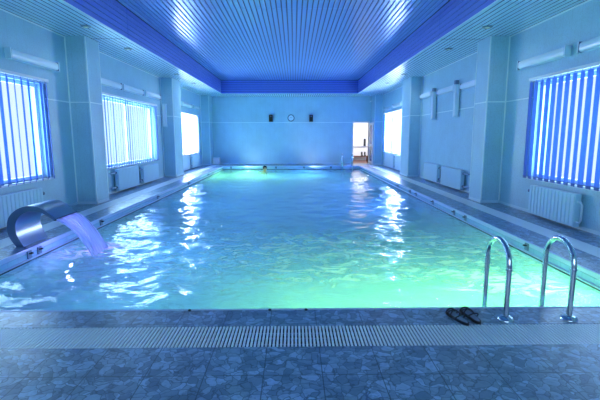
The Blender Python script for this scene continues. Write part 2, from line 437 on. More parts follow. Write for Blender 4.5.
o = struct(empty('window_6', (0, YB, .7)))  # unseen window added behind the camera to light the front floor
mb = MB()
for c in (-3, -1.5, 0, 1.5, 3): mb.box(c-.03, c+.03, -.1, -.04, 0, 1.8)
for z in (0, 1.75): mb.box(-3, 3, -.1, -.04, z, z+.05)
mb.build('window_frame', M_frame, o); B(-3, 3, -.072, -.068, .04, 1.76).build('window_pane', M_glass, o)
L = bpy.data.lights.new('daylight', 'AREA'); L.shape = 'RECTANGLE'; L.size = 5.9; L.size_y = 1.7; L.color = (.56, .83, 1); L.energy = 125  # daylight added through the unseen back window
lo = bpy.data.objects.new('daylight', L); C.objects.link(lo); lo.location = (0, YB-.5, 1.6); lo.rotation_euler = (PI/2, 0, 0)

# ---------------------------------------------------------------- vertical blinds
def blade_mesh(h, w):
    mb = MB(); n = 6; prof = []
    for k in range(n+1):
        u = (k/n-.5)*w; prof.append((u, .012*(1-(2*k/n-1)**2)))
    prof2 = prof + [(u, v-.0025) for (u, v) in reversed(prof)]
    mb.prism(prof2, 'z', .05, h)
    mb.mi = 1
    mb.prism([(u, v+.002) for (u, v) in prof] + [(u, v-.0045) for (u, v) in reversed(prof)], 'z', 0, .05)
    mb.mi = 0
    mb.tube([(0, .005, h), (0, .005, h+.03)], .006, 6)
    return mb
def blind(x, s, a, b, z0, z1, pitch, ang, label, jit):
    o = empty('vertical_blind', (x+s*.055, (a+b)/2, z0)); w = b-a; h = z1-z0
    mb = MB(); mb.box(-.035, .03, -w/2-.04, w/2+.04, h-.005, h+.05); mb.build('headrail', M_frame, o, bevel=.006)
    n = int(w/pitch); first = None
    for k in range(n+1):
        y = -w/2+w*k/n
        if first is None:
            first = blade_mesh(h-.035, pitch*.95).build('slat', [M_blade, M_weight], o, smooth=True); q = first
        else:
            q = first.copy(); C.objects.link(q); q.parent = o
        q.location = (0, y, 0)
        q.rotation_euler = (0, 0, ang + random.uniform(-jit, jit))
    return tag(o, label, 'blind', 'vertical window blinds')
# blade angle measured from the X axis (90 deg = closed)
R = math.radians
blind(WL, 1, 4.3, 8.56, .675, 2.55, .19, R(113), 'white vertical slat blind on the near left window, closest to the curved water spout', R(7))
blind(WL, 1, 10.75, 15.2, .675, 2.55, .17, R(112), 'bright white vertical blind on the left wall above two radiators, between two pillars', R(10))
blind(WL, 1, 17.75, 21.68, .665, 2.50, .17, R(105), 'white vertical blind farthest along the left wall, past the second left pillar', R(10))
blind(WR, -1, 4.3, 8.37, .675, 2.545, .178, R(79), 'blue-shaded vertical slat blind on the right wall above the ribbed radiator', R(5))
blind(WR, -1, 17.95, 21.95, .70, 2.6, .17, R(75), 'bright white vertical blind at the far end of the right wall near the open door', R(10))

# ---------------------------------------------------------------- wall lamps
def lamp_mesh(L):
    o = empty('wall_lamp')                      # built along Y, back at x=0, facing +x
    B(.002, .05, -L/2+.012, L/2-.012, -.085, .085).build('housing', M_lamp, o, bevel=.005)
    pr = [(.05, -.078), (.08, -.07), (.098, -.04), (.098, .04), (.08, .07), (.05, .078)]
    MB().prism(pr, 'y', -L/2+.045, L/2-.045).build('diffuser', M_diff, o, smooth=True)
    for s in (-1, 1):
        B(.0, .105, s*(L/2-.035), s*L/2, -.09, .09).build('end_cap', M_lamp, o, bevel=.006)
        c = o.children[-1]
        B(.049, .1, s*(L/2-.043), s*(L/2-.036), -.084, .084).build('seal', M_grey, c)
    return o
lamp0 = lamp_mesh(1.56); used = False
def lamp(x, s, y, z, label, L=1.56, group='strip lamps along the walls', vertical=False):
    global used
    if not used: o = lamp0; used = True
    else: o = dup(lamp0, (0, 0, 0))
    o.location = (x, y, z); o.scale = (1, L/1.56, 1)
    o.rotation_euler = (0, 0, 0 if s > 0 else PI)
    return tag(o, label, 'lamp', group)
lamp(WL, 1, 8.25, 2.895, 'strip wall lamp above the near left window blind, beside the first left pillar', 1.52)
lamp(WL, 1, 11.42, 2.87, 'left wall strip lamp in the middle bay, partly behind the first pillar', 1.6)
lamp(WL, 1, 13.12, 2.875, 'left wall strip lamp in the middle bay, second of three in the row', 1.66)
lamp(WL, 1, 14.88, 2.885, 'left wall strip lamp in the middle bay, next to the second pillar', 1.6)
lamp(WL, 1, 19.6, 2.90, 'left wall strip lamp in the far bay, first one seen past the second pillar', 1.7)
lamp(WL, 1, 21.45, 2.905, 'left wall strip lamp in the far bay, the one nearest the far wall', 1.4)
lamp(WR, -1, 8.10, 2.905, 'right wall strip lamp above the blue-shaded blind, next to the near right pillar', 1.56)
lamp(WR, -1, 6.22, 2.89, 'right wall strip lamp above the blue-shaded blind, cut by the picture edge', 1.6)
lamp(WR, -1, 11.15, 2.82, 'right wall strip lamp on the windowless bay, next to the near right pillar', 1.5)
lamp(WR, -1, 13.08, 2.86, 'right wall strip lamp on the windowless bay, between the two upright lamps', 1.46)
lamp(WR, -1, 15.0, 2.89, 'right wall strip lamp on the windowless bay, next to the second right pillar', 1.3)
lamp(WR, -1, 19.15, 2.86, 'right wall strip lamp over the far window, nearer the second right pillar', 1.6)
lamp(WR, -1, 21.0, 2.83, 'right wall strip lamp over the far window, nearer the open door', 1.6)
vl = empty('upright_lamp')
B(-.085, .085, 0, .04, -.41, .41).build('housing', M_lamp, vl, bevel=.006)
MB().prism([(-.075, 0), (-.055, -.05), (.055, -.05), (.075, 0)], 'z', -.375, .375).build('diffuser', M_diff, vl)
for s in (-1, 1): B(-.088, .088, -.055, .042, s*.372, s*.412).build('end_cap', M_lamp, vl, bevel=.005)
vl.location = (-4.745, 15.925, 2.265)
tag(vl, 'white upright lamp mounted on the front face of the second left pillar', 'lamp', 'upright lamps')
for (y, lab) in ((12.12, 'upright lamp hanging on the right windowless wall, nearer the first right pillar'), (14.06, 'upright lamp hanging on the right windowless wall, nearer the second right pillar')):
    o = dup(vl, (4.548, y, 2.47)); o.scale = (.95, 1, 1.08); tag(o, lab, 'lamp', 'upright lamps')
    c = B(-.05, .05, .0, .1, .41, .52).build('bracket', M_grey, o)
    c.scale = (1, 1, 1)

# ---------------------------------------------------------------- radiators
def radiator(x, s, a, b, z0, z1, label, valve_far=False, handle=False, ribs=.1):
    o = empty('radiator', (x+s*.006, (a+b)/2, 0)); w = b-a
    xb, xf = s*.04, s*.15
    mb = MB(); mb.box(xb, xf-s*.012, -w/2, w/2, z0, z1)
    n = max(4, int(w/ribs)); p = w/n
    for k in range(n):
        c = -w/2+p*(k+.5)
        mb.prism([(xf-s*.013, c-p*.46), (xf, c-p*.30), (xf, c+p*.30), (xf-s*.013, c+p*.46)], 'z', z0+.012, z1-.012)
    mb.build('panel', M_rad, o)
    mb = MB()
    for k in range(int(w/.05)): mb.box(xb+s*.02, xf-s*.03, -w/2+.02+.05*k, -w/2+.05+.05*k, z1, z1+.004)
    mb.build('top_grille', M_pipe, o)
    for c in (-w*.32, w*.32): B(0, xb+s*.005, c-.015, c+.015, z0+.05, z1-.05).build('bracket', M_grey, o)
    e = -w/2
    if handle:
        MB().tube([(s*.10, e+.01, z1-.12), (s*.10, e-.08, z1-.12), (s*.10, e-.12, z1-.16), (s*.10, e-.12, z0+.12), (s*.10, e-.08, z0+.08), (s*.10, e+.01, z0+.08)], .016, 8).build('pipe', M_pipe, o, smooth=True)
    else:
        for z in (z1-.09, z0+.1):
            MB().tube([(s*.09, e+.01, z), (s*.09, e-.16, z), (s*.05, e-.22, z), (0, e-.22, z)], .017, 8).build('pipe', M_pipe, o, smooth=True)
            MB().lathe([(.012, -.03), (.03, -.025), (.03, .025), (.012, .03)], (s*.09, e-.06, z), 'y', 12).build('valve', M_grey, o)
    if valve_far:
        MB().tube([(s*.09, w/2-.01, z1-.12), (s*.09, w/2+.13, z1-.12), (0, w/2+.15, z1-.12)], .015, 8).build('pipe', M_pipe, o, smooth=True)
        MB().lathe([(.012, -.03), (.032, -.025), (.032, .025), (.012, .03)], (s*.09, w/2+.07, z1-.12), 'y', 12).build('valve', M_grey, o)
    return tag(o, label, 'radiator', 'wall radiators')
radiator(WL, 1, 6.1, 7.97, .05, .555, 'ribbed radiator under the near left blind, behind the curved water spout', True)
radiator(WL, 1, 11.44, 12.95, .05, .63, 'left radiator in the middle bay with pipes showing beside the first pillar')
radiator(WL, 1, 13.36, 14.85, .05, .57, 'left radiator in the middle bay, the one next to the second pillar')
radiator(WL, 1, 17.85, 19.32, .04, .63, 'left radiator in the far bay, just past the second pillar')
radiator(WL, 1, 19.9, 21.4, .04, .62, 'left radiator in the far bay, closest to the far wall')
radiator(WR, -1, 6.65, 7.98, .045, .574, 'ribbed radiator under the blue-shaded right blind with a bent pipe at its end', True, True)
radiator(WR, -1, 13.27, 14.65, .055, .595, 'flat radiator on the windowless right wall, the one farther from the camera')
radiator(WR, -1, 11.35, 12.9, .05, .585, 'flat radiator on the windowless right wall with two pipes, next to the near pillar')
radiator(WR, -1, 19.25, 21.1, .04, .66, 'right radiator under the far window, the one closer to the door')
radiator(WR, -1, 17.3, 18.9, .04, .66, 'right radiator under the far window, partly behind the second pillar')

# ---------------------------------------------------------------- soffit downlights
def downlight(x, y, label, first=[None]):
    if first[0] is None:
        o = empty('downlight')
        MB().lathe([(.055, .0), (.095, .0), (.1, -.008), (.085, -.022), (.06, -.03), (.052, -.012)], (0, 0, 0), 'z', 28).build('ring', M_dring, o, smooth=True)
        MB().lathe([(.001, -.006), (.05, -.006), (.05, -.02), (.03, -.026), (.001, -.028)], (0, 0, 0), 'z', 24).build('lens', M_glow, o, smooth=True)
        first[0] = o
    else: o = dup(first[0], (0, 0, 0))
    o.location = (x, y, H)
    tag(o, label, 'light', 'ceiling downlights')
    L = bpy.data.lights.new('downlight_lamp', 'SPOT'); L.energy = DOWN * (6 if y > 17 else 1.6 if y > 15 else 1); L.color = (.72, .90, 1); L.spot_size = R(165); L.spot_blend = 1; L.shadow_soft_size = .05
    lo = bpy.data.objects.new('downlight_lamp', L); C.objects.link(lo); lo.location = (x, y, H-.05)
DOWN = 18
for (y, w) in ((8.67, 'above the near pillar, closest to the camera'), (10.79, 'just past the near pillar'), (15.08, 'just before the second pillar'), (17.58, 'past the second pillar, the farthest')):
    downlight(-4.01, y, 'round recessed light in the left ceiling strip ' + w)
    downlight(3.79, y, 'round recessed light in the right ceiling strip ' + w)

# ---------------------------------------------------------------- gratings
def grating(x0, x1, y0, y1, axis, label):
    o = empty('drain_grating', ((x0+x1)/2, (y0+y1)/2, 0)); hx, hy = (x1-x0)/2, (y1-y0)/2
    p = .0272; mb = MB(); rod = MB()
    if axis == 'x':                              # runs along X, bars across it
        n = int(2*hx/p)
        for k in range(n):
            c = -hx+p*(k+.5); mb.box(c-.008, c+.008, -hy+.004, hy-.004, -.012, -.001)
        for q in (-.09, 0, .09): rod.box(-hx, hx, q-.008, q+.008, -.045, -.025)
    else:
        n = int(2*hy/p)
        for k in range(n):
            c = -hy+p*(k+.5); mb.box(-hx+.004, hx-.004, c-.008, c+.008, -.012, -.001)
        for q in (-.09, 0, .09): rod.box(q-.008, q+.008, -hy, hy, -.045, -.025)
    mb.build('bars', M_grate, o); rod.build('cross_rods', M_rod, o)
    rim = MB(); z0, z1 = -.09, -.024
    if axis == 'x': rim.box(-hx, hx, -hy, -hy+.012, z0, z1); rim.box(-hx, hx, hy-.012, hy, z0, z1)
    else: rim.box(-hx, -hx+.012, -hy, hy, z0, z1); rim.box(hx-.012, hx, -hy, hy, z0, z1)
    rim.build('support', M_channel, o)
    return tag(o, label, 'grating')
grating(GL[0], GR[1], GN[0], GN[1], 'x', 'long pale blue slotted drain grating crossing the front floor before the pool')
grating(GL[0], GL[1], GN[1], GF[0], 'y', 'pale drain grating running along the left side of the pool')
grating(GR[0], GR[1], GN[1], GF[0], 'y', 'pale drain grating running along the right side of the pool past the pillars')
grating(GL[0], GR[1], GF[0], GF[1], 'x', 'drain grating along the far end of the pool below the clock wall')

# ---------------------------------------------------------------- water
nx, ny = 220, 460
xs = np.linspace(RA-.01, RB+.01, nx); ys_ = np.linspace(YN-.01, YP+.01, ny)
X, Y = np.meshgrid(xs, ys_)
Z = np.zeros_like(X)
for k in range(70):
    lam = .17*10**np.random.uniform(0, .87); th = np.random.uniform(0, 2*PI); ph = np.random.uniform(0, 2*PI)
    wx, wy = np.cos(th)*2*PI/lam, np.sin(th)*2*PI/lam*1.25
    Z += lam**1.0*.0021*np.sin(X*wx+Y*wy+ph + .8*np.sin(X*.9+ph)+.6*np.sin(Y*.7+2*ph))
d = np.hypot(X+2.98, Y-6.15)                     # ripples spreading from the falling water
Z += .010*np.exp(-d/1.3)*np.sin(d*15)
d = np.hypot(X-.2, (Y-6.6)*.7)                   # up-welling over the jet inlet
Z += .03*np.exp(-(d/1.3)**2)*np.sin(X*7+3*np.sin(Y*3))*np.cos(Y*5+2*np.sin(X*4))
Z = WZ+Z
verts = [(float(a), float(b), float(c)) for a, b, c in zip(X.ravel(), Y.ravel(), Z.ravel())]
faces = [(j*nx+i, j*nx+i+1, (j+1)*nx+i+1, (j+1)*nx+i) for j in range(ny-1) for i in range(nx-1)]
k = len(verts); zb = FZ-.01
border = [i for i in range(nx)] + [j*nx+nx-1 for j in range(1, ny)] + [(ny-1)*nx+i for i in range(nx-2, -1, -1)] + [j*nx for j in range(ny-2, 0, -1)]
for b in border: verts.append((verts[b][0], verts[b][1], zb))
nb = len(border)
for i in range(nb): faces.append((border[i], k+i, k+(i+1) % nb, border[(i+1) % nb]))
faces.append(tuple(range(k, k+nb)))
mb = MB(); mb.add(verts, faces)
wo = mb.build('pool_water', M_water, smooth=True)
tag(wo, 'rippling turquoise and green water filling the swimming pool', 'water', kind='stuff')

# pool lights: lamp glows in green and violet, added fill in blue and cyan
def ulight(x, y, z, col, e, aim=None, r=0, size=R(150)):
    L = bpy.data.lights.new('pool_light', 'SPOT' if aim else 'POINT'); L.color = col; L.energy = e; L.shadow_soft_size = r
    o = bpy.data.objects.new('pool_light', L); C.objects.link(o); o.location = (x, y, z)
    if aim:
        L.spot_size = size; L.spot_blend = .8
        o.rotation_euler = (Vector(aim)-Vector((x, y, z))).to_track_quat('-Z', 'Y').to_euler()
GREEN = (.40, 1, .31); CYAN = (.2, .75, 1); BLUE = (.10, .30, 1)
UW = .85; WASH = 110
ulight(2.9, 3.85, -.6, GREEN, 640*UW, (2.6, 7.0, -1.2)); ulight(1.7, 3.85, -.6, GREEN, 360*UW, (1.3, 7.5, -1.2))
ulight(.3, 3.85, -.6, GREEN, 330*UW, (.3, 7.5, -1.2))
ulight(-2.0, 3.85, -.6, CYAN, 80*UW, (-2, 8, -1.2))
ulight(-2.3, 21.3, -.5, GREEN, 1300*UW, (-2.2, 17.5, -1.0)); ulight(-2.95, 6.35, -.42, (.45, .16, 1), 12)
ulight(.6, 21.3, -.6, CYAN, 420*UW, (.6, 16, -1.2))
for (x, s) in ((RA+.25, 1), (RB-.25, -1)):
    for y in (7.5, 11.5, 15.5):
        if y < 8 and s < 0: continue
        ulight(x, y, -.6, BLUE if s < 0 else (.12, .42, 1), 190*UW, (x+s*3, y, -1.1))  # added blue lights along both sides, brightening the water

for (x, tx, col, e) in ((-2.5, -1.6, (.50, .95, .95), WASH), (.9, 1.6, (.70, .86, 1), WASH*.8)):      # added lights above the water, standing in for its glow on the far wall
    ulight(x, 20.9, .04, col, e, (tx, YF, 1.7), .02, R(96))

# ---------------------------------------------------------------- fittings on the pool wall
def fitting(loc, axis, label, first=[None]):
    if first[0] is None:
        o = empty('rope_anchor')
        B(0, .018, -.045, .045, -.05, .05).build('plate', M_grey, o, bevel=.004)
        MB().tube([(.015, -.02, .02), (.05, -.018, .02), (.06, 0, .02), (.05, .018, .02), (.015, .02, .02)], .008, 8).build('eye', M_dark, o, smooth=True)
        first[0] = o
    else: o = dup(first[0], (0, 0, 0))
    o.location = loc; o.rotation_euler = (0, 0, {'+x': 0, '-x': PI, '-y': -PI/2}[axis])
    tag(o, label, 'anchor', 'dark anchors on the pool wall')
fitting((RB, 5.85, -.065), '-x', 'dark anchor on the right pool wall just behind the ladder handrails')
fitting((RB, 8.05, -.075), '-x', 'dark anchor on the right pool wall, nearer one of the pair before the near pillar')
fitting((RB, 8.63, -.075), '-x', 'dark anchor on the right pool wall, farther one of the pair before the near pillar')
fitting((RB, 10.0, -.075), '-x', 'single dark anchor on the right pool wall level with the near pillar')
fitting((RB, 11.4, -.075), '-x', 'dark anchor on the right pool wall, nearer one of the pair below the flat radiators')
fitting((RB, 12.0, -.075), '-x', 'dark anchor on the right pool wall, farther one of the pair below the flat radiators')
fitting((RB, 13.43, -.075), '-x', 'dark anchor on the right pool wall between the flat radiators and the second pillar')
fitting((RA, 5.62, -.075), '+x', 'dark anchor on the left pool wall right under the curved spout, nearer of two')
fitting((RA, 5.85, -.075), '+x', 'dark anchor on the left pool wall right under the curved spout, farther of two')
fitting((RA, 7.38, -.075), '+x', 'dark anchor on the left pool wall just past the falling water, nearer of two')
fitting((RA, 7.78, -.075), '+x', 'dark anchor on the left pool wall just past the falling water, farther of two')
fitting((RA, 11.1, -.085), '+x', 'single dark anchor on the left pool wall below the middle window')
fitting((RA, 14.4, -.085), '+x', 'single dark anchor on the left pool wall level with the second pillar')
fitting((RA, 17.7, -.085), '+x', 'single dark anchor on the left pool wall below the far window')
fitting((-3.2, YP, -.075), '-y', 'dark anchor on the far pool wall nearest the left corner')
fitting((-.92, YP, -.075), '-y', 'dark anchor on the far pool wall just right of the swimmer')
fitting((.5, YP, -.075), '-y', 'dark anchor on the far pool wall below the right speaker')
fitting((1.87, YP, -.075), '-y', 'dark anchor on the far pool wall nearest the far ladder')
for (x, lab) in ((-.915, 'small dark stud on the front pool edge, leftmost of three'), (-.217, 'small dark stud on the front pool edge, middle of three'), (.099, 'small dark stud on the front pool edge, rightmost of three')):
    o = MB().lathe([(.014, 0), (.014, .006), (.008, .012), (.001, .013)], (0, 0, 0), 'z', 12).build('edge_stud', M_dark, smooth=True)
    o.location = (x, 3.525, 0); tag(o, lab, 'stud', 'studs on the front pool edge')

# ---------------------------------------------------------------- curved water spout and its water
outer = [(-3.80, 0), (-3.868, .10), (-3.905, .2), (-3.905, .30), (-3.875, .41), (-3.80, .495), (-3.70, .55), (-3.59, .575), (-3.49, .565), (-3.40, .525), (-3.32, .465), (-3.235, .40)]
inner = [(-3.262, .373), (-3.345, .432), (-3.42, .478), (-3.50, .50), (-3.58, .502), (-3.66, .478), (-3.725, .43), (-3.775, .355), (-3.795, .27), (-3.785, .18), (-3.75, .09), (-3.70, 0)]
def smooth_path(p, k=3):
    out = []
    for i in range(len(p)-1):
        p0, p1, p2, p3 = p[max(i-1, 0)], p[i], p[i+1], p[min(i+2, len(p)-1)]
        for j in range(k):
            t = j/k
            out.append(tuple(.5*((2*b)+(c-a)*t+(2*a-5*b+4*c-d)*t*t+(3*b-a-3*c+d)*t**3) for a, b, c, d in zip(p0, p1, p2, p3)))
    return out+[p[-1]]
sp = empty('water_spout', (-3.77, 6.0, 0))
po, pi_ = smooth_path(outer), smooth_path(inner)
po = [(a+3.77, b) for a, b in po]; pi_ = [(a+3.77, b) for a, b in pi_]
n = len(po); mb = MB(); half = .29
pin = list(reversed(pi_))
for i in range(n-1):                               # hollow flat duct, section by section
    a, b, c, d = po[i], po[i+1], pin[i+1], pin[i]
    v = [(q[0], y, q[1]) for y in (-half, half) for q in (a, b, c, d)]
    f = [(0, 1, 5, 4), (2, 3, 7, 6), (0, 3, 2, 1), (4, 5, 6, 7)]
    if i == 0: f.append((0, 4, 7, 3))
    mb.add(v, f)
o = mb.build('duct', M_steel2, sp)
bm = bmesh.new(); bm.from_mesh(o.data); bmesh.ops.remove_doubles(bm, verts=bm.verts, dist=1e-5); bmesh.ops.recalc_face_normals(bm, faces=bm.faces)
for f_ in bm.faces: f_.smooth = True
bm.to_mesh(o.data); bm.free(); o.data.set_sharp_from_angle(angle=R(45))
B(-.07, .11, -.32, .32, .0, .008).build('base_plate', M_steel2, sp, bevel=.004)
B(.50, .53, -half+.004, half-.004, .368, .392).build('outlet', M_dark, sp).rotation_euler = (0, 0, 0)
tag(sp, 'curved stainless steel water spout on the left pool deck pouring into the pool', 'fountain')
mb = MB(); nu, nv = 26, 30; vs = []; fs = []
for layer in (0, 1):
    for i in range(nu+1):
        t = i/nu; x = .012+.395*t; z = -.30*t*.55-.42*t*t
        for j in range(nv+1):
            u = j/nv-.5; yy = u*(.54-.06*t)+.0
            ripple = .006*math.sin(u*60+t*2)*(.3+t)+.004*math.sin(u*131+t*5)
            vs.append((-3.25+x+ripple-layer*(.02-.008*t), 6.0+yy+.12*t, .388+z-.0-layer*(.02-.006*t)))
N = (nu+1)*(nv+1)
for layer in (0, 1):
    for i in range(nu):
        for j in range(nv):
            a = layer*N+i*(nv+1)+j; fs.append((a, a+1, a+nv+2, a+nv+1))
for i in range(nu):
    for j in (0, nv):
        a = i*(nv+1)+j; fs.append((a, a+nv+1, N+a+nv+1, N+a))
for j in range(nv):
    for i in (0, nu):
        a = i*(nv+1)+j; fs.append((a, a+1, N+a+1, N+a))
mb.add(vs, fs); fo = mb.build('falling_water', M_fall, smooth=True)
tag(fo, 'sheet of violet-blue water falling from the curved spout into the pool', 'water', kind='stuff')

L = bpy.data.lights.new('spout_lamp', 'POINT'); L.color = (.34, .34, 1); L.energy = 6; L.shadow_soft_size = .02
lo = bpy.data.objects.new('spout_lamp', L); C.objects.link(lo); lo.location = (-3.28, 6.0, .12)

# ---------------------------------------------------------------- pool ladders
def ladder(x0, x1, yn, dirn, h, label, r=.0215, z_low=-1.15):
    o = empty('pool_ladder', ((x0+x1)/2, yn, 0)); hw = (x1-x0)/2
    span = .39*dirn
    for s in (-1, 1):
        X_ = s*hw; pts = [(X_, 0, .012), (X_, 0, h*.62)]
        rad = abs(span)/2
        for k in range(0, 13):
            a = PI*k/12; pts.append((X_, span/2-math.cos(a)*span/2, h-rad+math.sin(a)*rad if True else 0))
        pts += [(X_, span, h*.3), (X_, span, -.2), (X_, span, z_low)]
        rail = MB().tube(pts, r, 14).build('handrail', M_steel, o, smooth=True)
        MB().lathe([(r, .03), (.04, .026), (.062, .012), (.066, 0), (.001, 0)][::-1], (X_, 0, 0), 'z', 24).build('flange', M_steel, rail, smooth=True)
        MB().lathe([(r+.004, -.012), (r+.006, 0), (r+.004, .012)], (X_, 0, h-rad-.02), 'z', 16).build('joint_ring', M_steel, rail, smooth=True)
    for z in (-.38, -.66, -.94):
        B(-hw, hw, span-.045, span+.045, z-.012, z+.012).build('tread', M_steel, o, bevel=.006)
    return tag(o, label, 'ladder', 'stainless pool ladders')
ladder(1.745, 2.275, 3.31, 1, .635, 'shiny steel pool ladder with two hooped handrails on the front pool edge')
ladder(2.44, 2.95, 21.85, -1, .60, 'small distant steel ladder rails at the far pool end beside the open door', .028)

# ---------------------------------------------------------------- sandals
def sandal(heel, toe, label, flip):
    hv, tv = Vector((*heel, 0)), Vector((*toe, 0)); d = tv-hv; L = d.length; ang = math.atan2(-d.x, d.y)
    o = empty('sandal', (heel[0], heel[1], 0)); o.rotation_euler = (0, 0, ang)
    def outline(g):
        pts = []
        for k in range(36):
            a = 2*PI*k/36; u = .5-.5*math.cos(a); side = 1 if a < PI else -1
            w = (.030+.018*u-.010*math.sin(PI*u)**2*(1 if side*flip > 0 else .2))*math.sqrt(max(0, 1-(2*u-1)**6))
            w = max(w, .0)
            pts.append((side*(w+g)*(math.sin(a)*side)**.35 if math.sin(a)*side > 1e-6 else 0, -g+u*(L+2*g)))
        return pts
    MB().prism(outline(.004), 'z', 0, .022).build('sole', M_black, o, bevel=.004)
    MB().prism(outline(-.007), 'z', .022, .0245).build('insole', M_sole, o)
    def strap(y0, y1, w0, hgt, nm, wid=.011):
        pts = []
        for k in range(11):
            t = k/10; a = PI*t
            pts.append((-math.cos(a)*w0, y0+(y1-y0)*t, .014+math.sin(a)*hgt))
        mb = MB()
        for (p, q) in zip(pts[:-1], pts[1:]): pass
        mb.tube(pts, wid*.6, 8); return mb.build(nm, M_black, o, smooth=True)
    strap(L*.60, L*.78, .046, .042, 'strap', .009); strap(L*.80, L*.62, .046, .040, 'strap', .009)
    strap(L*.86, L*.88, .044, .036, 'toe_strap')
    pts = [(math.cos(PI*k/12)*.042, L*.42-math.sin(PI*k/12)*L*.16, .02+.045*math.sin(PI*k/12)) for k in range(13)]
    MB().tube(pts, .0055, 8).build('heel_strap', M_black, o, smooth=True)
    return tag(o, label, 'sandal', 'black sandals by the pool')
sandal((1.382, 3.185), (1.315, 3.45), 'black strappy sandal on the front pool edge, the one farther from the ladder', 1)
sandal((1.487, 3.21), (1.450, 3.475), 'black strappy sandal on the front pool edge, the one closer to the ladder', -1)

# ---------------------------------------------------------------- far wall things
def speaker(x, label):
    o = empty('speaker', (x, YF, 2.46))
    B(-.1, .1, -.2, -.03, -.185, .185).build('cabinet', M_dark, o, bevel=.012)
    MB().lathe([(.001, -.203), (.075, -.203), (.08, -.2), (.08, -.198)], (0, 0, -.06), 'y', 24).build('woofer', M_black, o)
    MB().lathe([(.001, -.203), (.032, -.203), (.036, -.2), (.036, -.198)], (0, 0, .1), 'y', 20).build('tweeter', M_grey, o)
    B(-.03, .03, -.035, 0, -.06, .06).build('bracket', M_grey, o)
    return tag(o, label, 'speaker', 'black wall speakers')
speaker(-1.25, 'small black speaker on the far wall to the left of the round clock')
speaker(.93, 'small black speaker on the far wall to the right of the round clock')
ck = empty('wall_clock', (-.16, YF, 2.48))
MB().lathe([(.001, -.02), (.15, -.02), (.15, -.001), (.001, -.001)], (0, 0, 0), 'y', 40).build('clock_face', M_face, ck)
MB().lathe([(.148, -.001), (.148, -.028), (.158, -.04), (.185, -.03), (.19, -.001)], (0, 0, 0), 'y', 40).build('rim', M_rim, ck, smooth=True)
for (a, l, w) in ((R(-50), .08, .012), (R(60), .12, .008)):
    h_ = B(-w/2, w/2, -.027, -.023, -.015, l).build('hand', M_rim, ck); h_.rotation_euler = (0, a, 0)
mb = MB()
for k in range(12):
    a = 2*PI*k/12; x, z = math.sin(a)*.128, math.cos(a)*.128; mb.box(x-.006, x+.006, -.023, -.02, z-.006, z+.006)
mb.build('hour_marks', M_rim, ck)
tag(ck, 'round wall clock between the two black speakers on the far wall', 'clock')
o = empty('wall_camera', (PR, 23.3, 3.37))
B(-.03, 0, -.03, .03, -.03, .03).build('mount', M_white, o, bevel=.006)
MB().tube([(-.03, 0, 0), (-.09, 0, -.03)], .012, 8).build('arm', M_white, o)
MB().lathe([(.001, -.08), (.03, -.08), (.035, -.06), (.035, .05), (.001, .06)], (-.10, -.02, -.04), 'y', 16).build('camera_body', M_white, o, smooth=True)
tag(o, 'tiny white camera high up beside the far right corner pillar', 'camera')
o = empty('white_bin', (-4.22, 23.25, 0))
B(-.18, .18, -.2, .2, 0, .34).build('bin_body', M_white, o, bevel=.01); B(-.19, .19, -.21, .21, .34, .37).build('lid', M_lamp, o, bevel=.008)
tag(o, 'low white box standing in the far left corner by the wall', 'box')

# ---------------------------------------------------------------- door and the room behind it
do = struct(empty('door_1', (DX1, YF, 0)))
mb = MB(); t = .06; W = DX1-DX0
mb.box(-W-t, -W, -.025, .2, 0, DZ+t); mb.box(0, t, -.025, .2, 0, DZ+t); mb.box(-W, 0, -.025, .2, DZ, DZ+t)
mb.build('door_frame', M_white, do)
leaf = MB(); lw, lh = .82, 2.19
s0, s1 = .14, .14
leaf.box(-.02, .02, 0, s0, .01, lh); leaf.box(-.02, .02, lw-s0, lw, .01, lh); leaf.box(-.02, .02, s0, lw-s0, .01, .16); leaf.box(-.02, .02, s0, lw-s0, lh-.12, lh); leaf.box(-.02, .02, s0, lw-s0, .95, 1.07)
lf = leaf.build('door_leaf', M_white, do); lf.location = (.03, -.04, 0); lf.rotation_euler = (0, 0, PI-R(-4))
mb = MB(); mb.box(-.004, .004, s0, lw-s0, .16, .95); mb.box(-.004, .004, s0, lw-s0, 1.07, lh-.12); mb.build('door_pane', M_doorglass, lf)
MB().tube([(-.02, lw-.05, 1.0), (-.07, lw-.05, 1.0), (-.07, lw-.16, 1.0)], .01, 8).build('door_handle', M_steel, lf, smooth=True)
HX0, HX1, HY1, HZ = 2.4, 5.6, 26.8, 2.7
mb = MB(); y0 = YF+.2
for (nm, a) in (('wall_hall_left', (HX0-.1, HX0, y0, HY1, 0, HZ)), ('wall_hall_right', (HX1, HX1+.1, y0, HY1, 0, HZ)), ('wall_hall_back', (HX0-.1, HX1+.1, HY1, HY1+.1, 0, HZ)), ('ceiling_hall', (HX0-.1, HX1+.1, y0, HY1+.1, HZ, HZ+.1))):
    struct(B(*a).build(nm, M_white))
struct(B(HX0-.1, HX1+.1, YF, HY1+.1, -.1, 0).build('floor_hall', M_hallfloor))
L = bpy.data.lights.new('hall_lamp', 'AREA'); L.size = 1.2; L.energy = 100; L.color = (1, .93, .93)
lo = bpy.data.objects.new('hall_lamp', L); C.objects.link(lo); lo.location = (4, 25.2, HZ-.04)
o = empty('counter', (3.95, 26.6, 0))
B(-.75, .75, -.25, .19, .83, .87).build('worktop', mat('grey_top', (.35, .35, .38), .4), o, bevel=.006); B(-.72, .72, -.22, .185, .3, .83).build('cabinet_body', M_white, o)
for s in (-.65, .65):
    B(s-.03, s+.03, -.2, -.14, 0, .3).build('leg', M_white, o)
tag(o, 'white counter with a grey top in the lit room behind the door', 'counter')
o = empty('storage_box', (4.36, 26.45, .87))
B(-.06, .06, -.08, .08, 0, .46).build('box_body', M_dark, o, bevel=.01); B(-.17, .07, -.1, .1, 0, .02).build('base', M_grey, o); B(-.05, .05, -.07, .07, .46, .48).build('lid', M_grey, o)
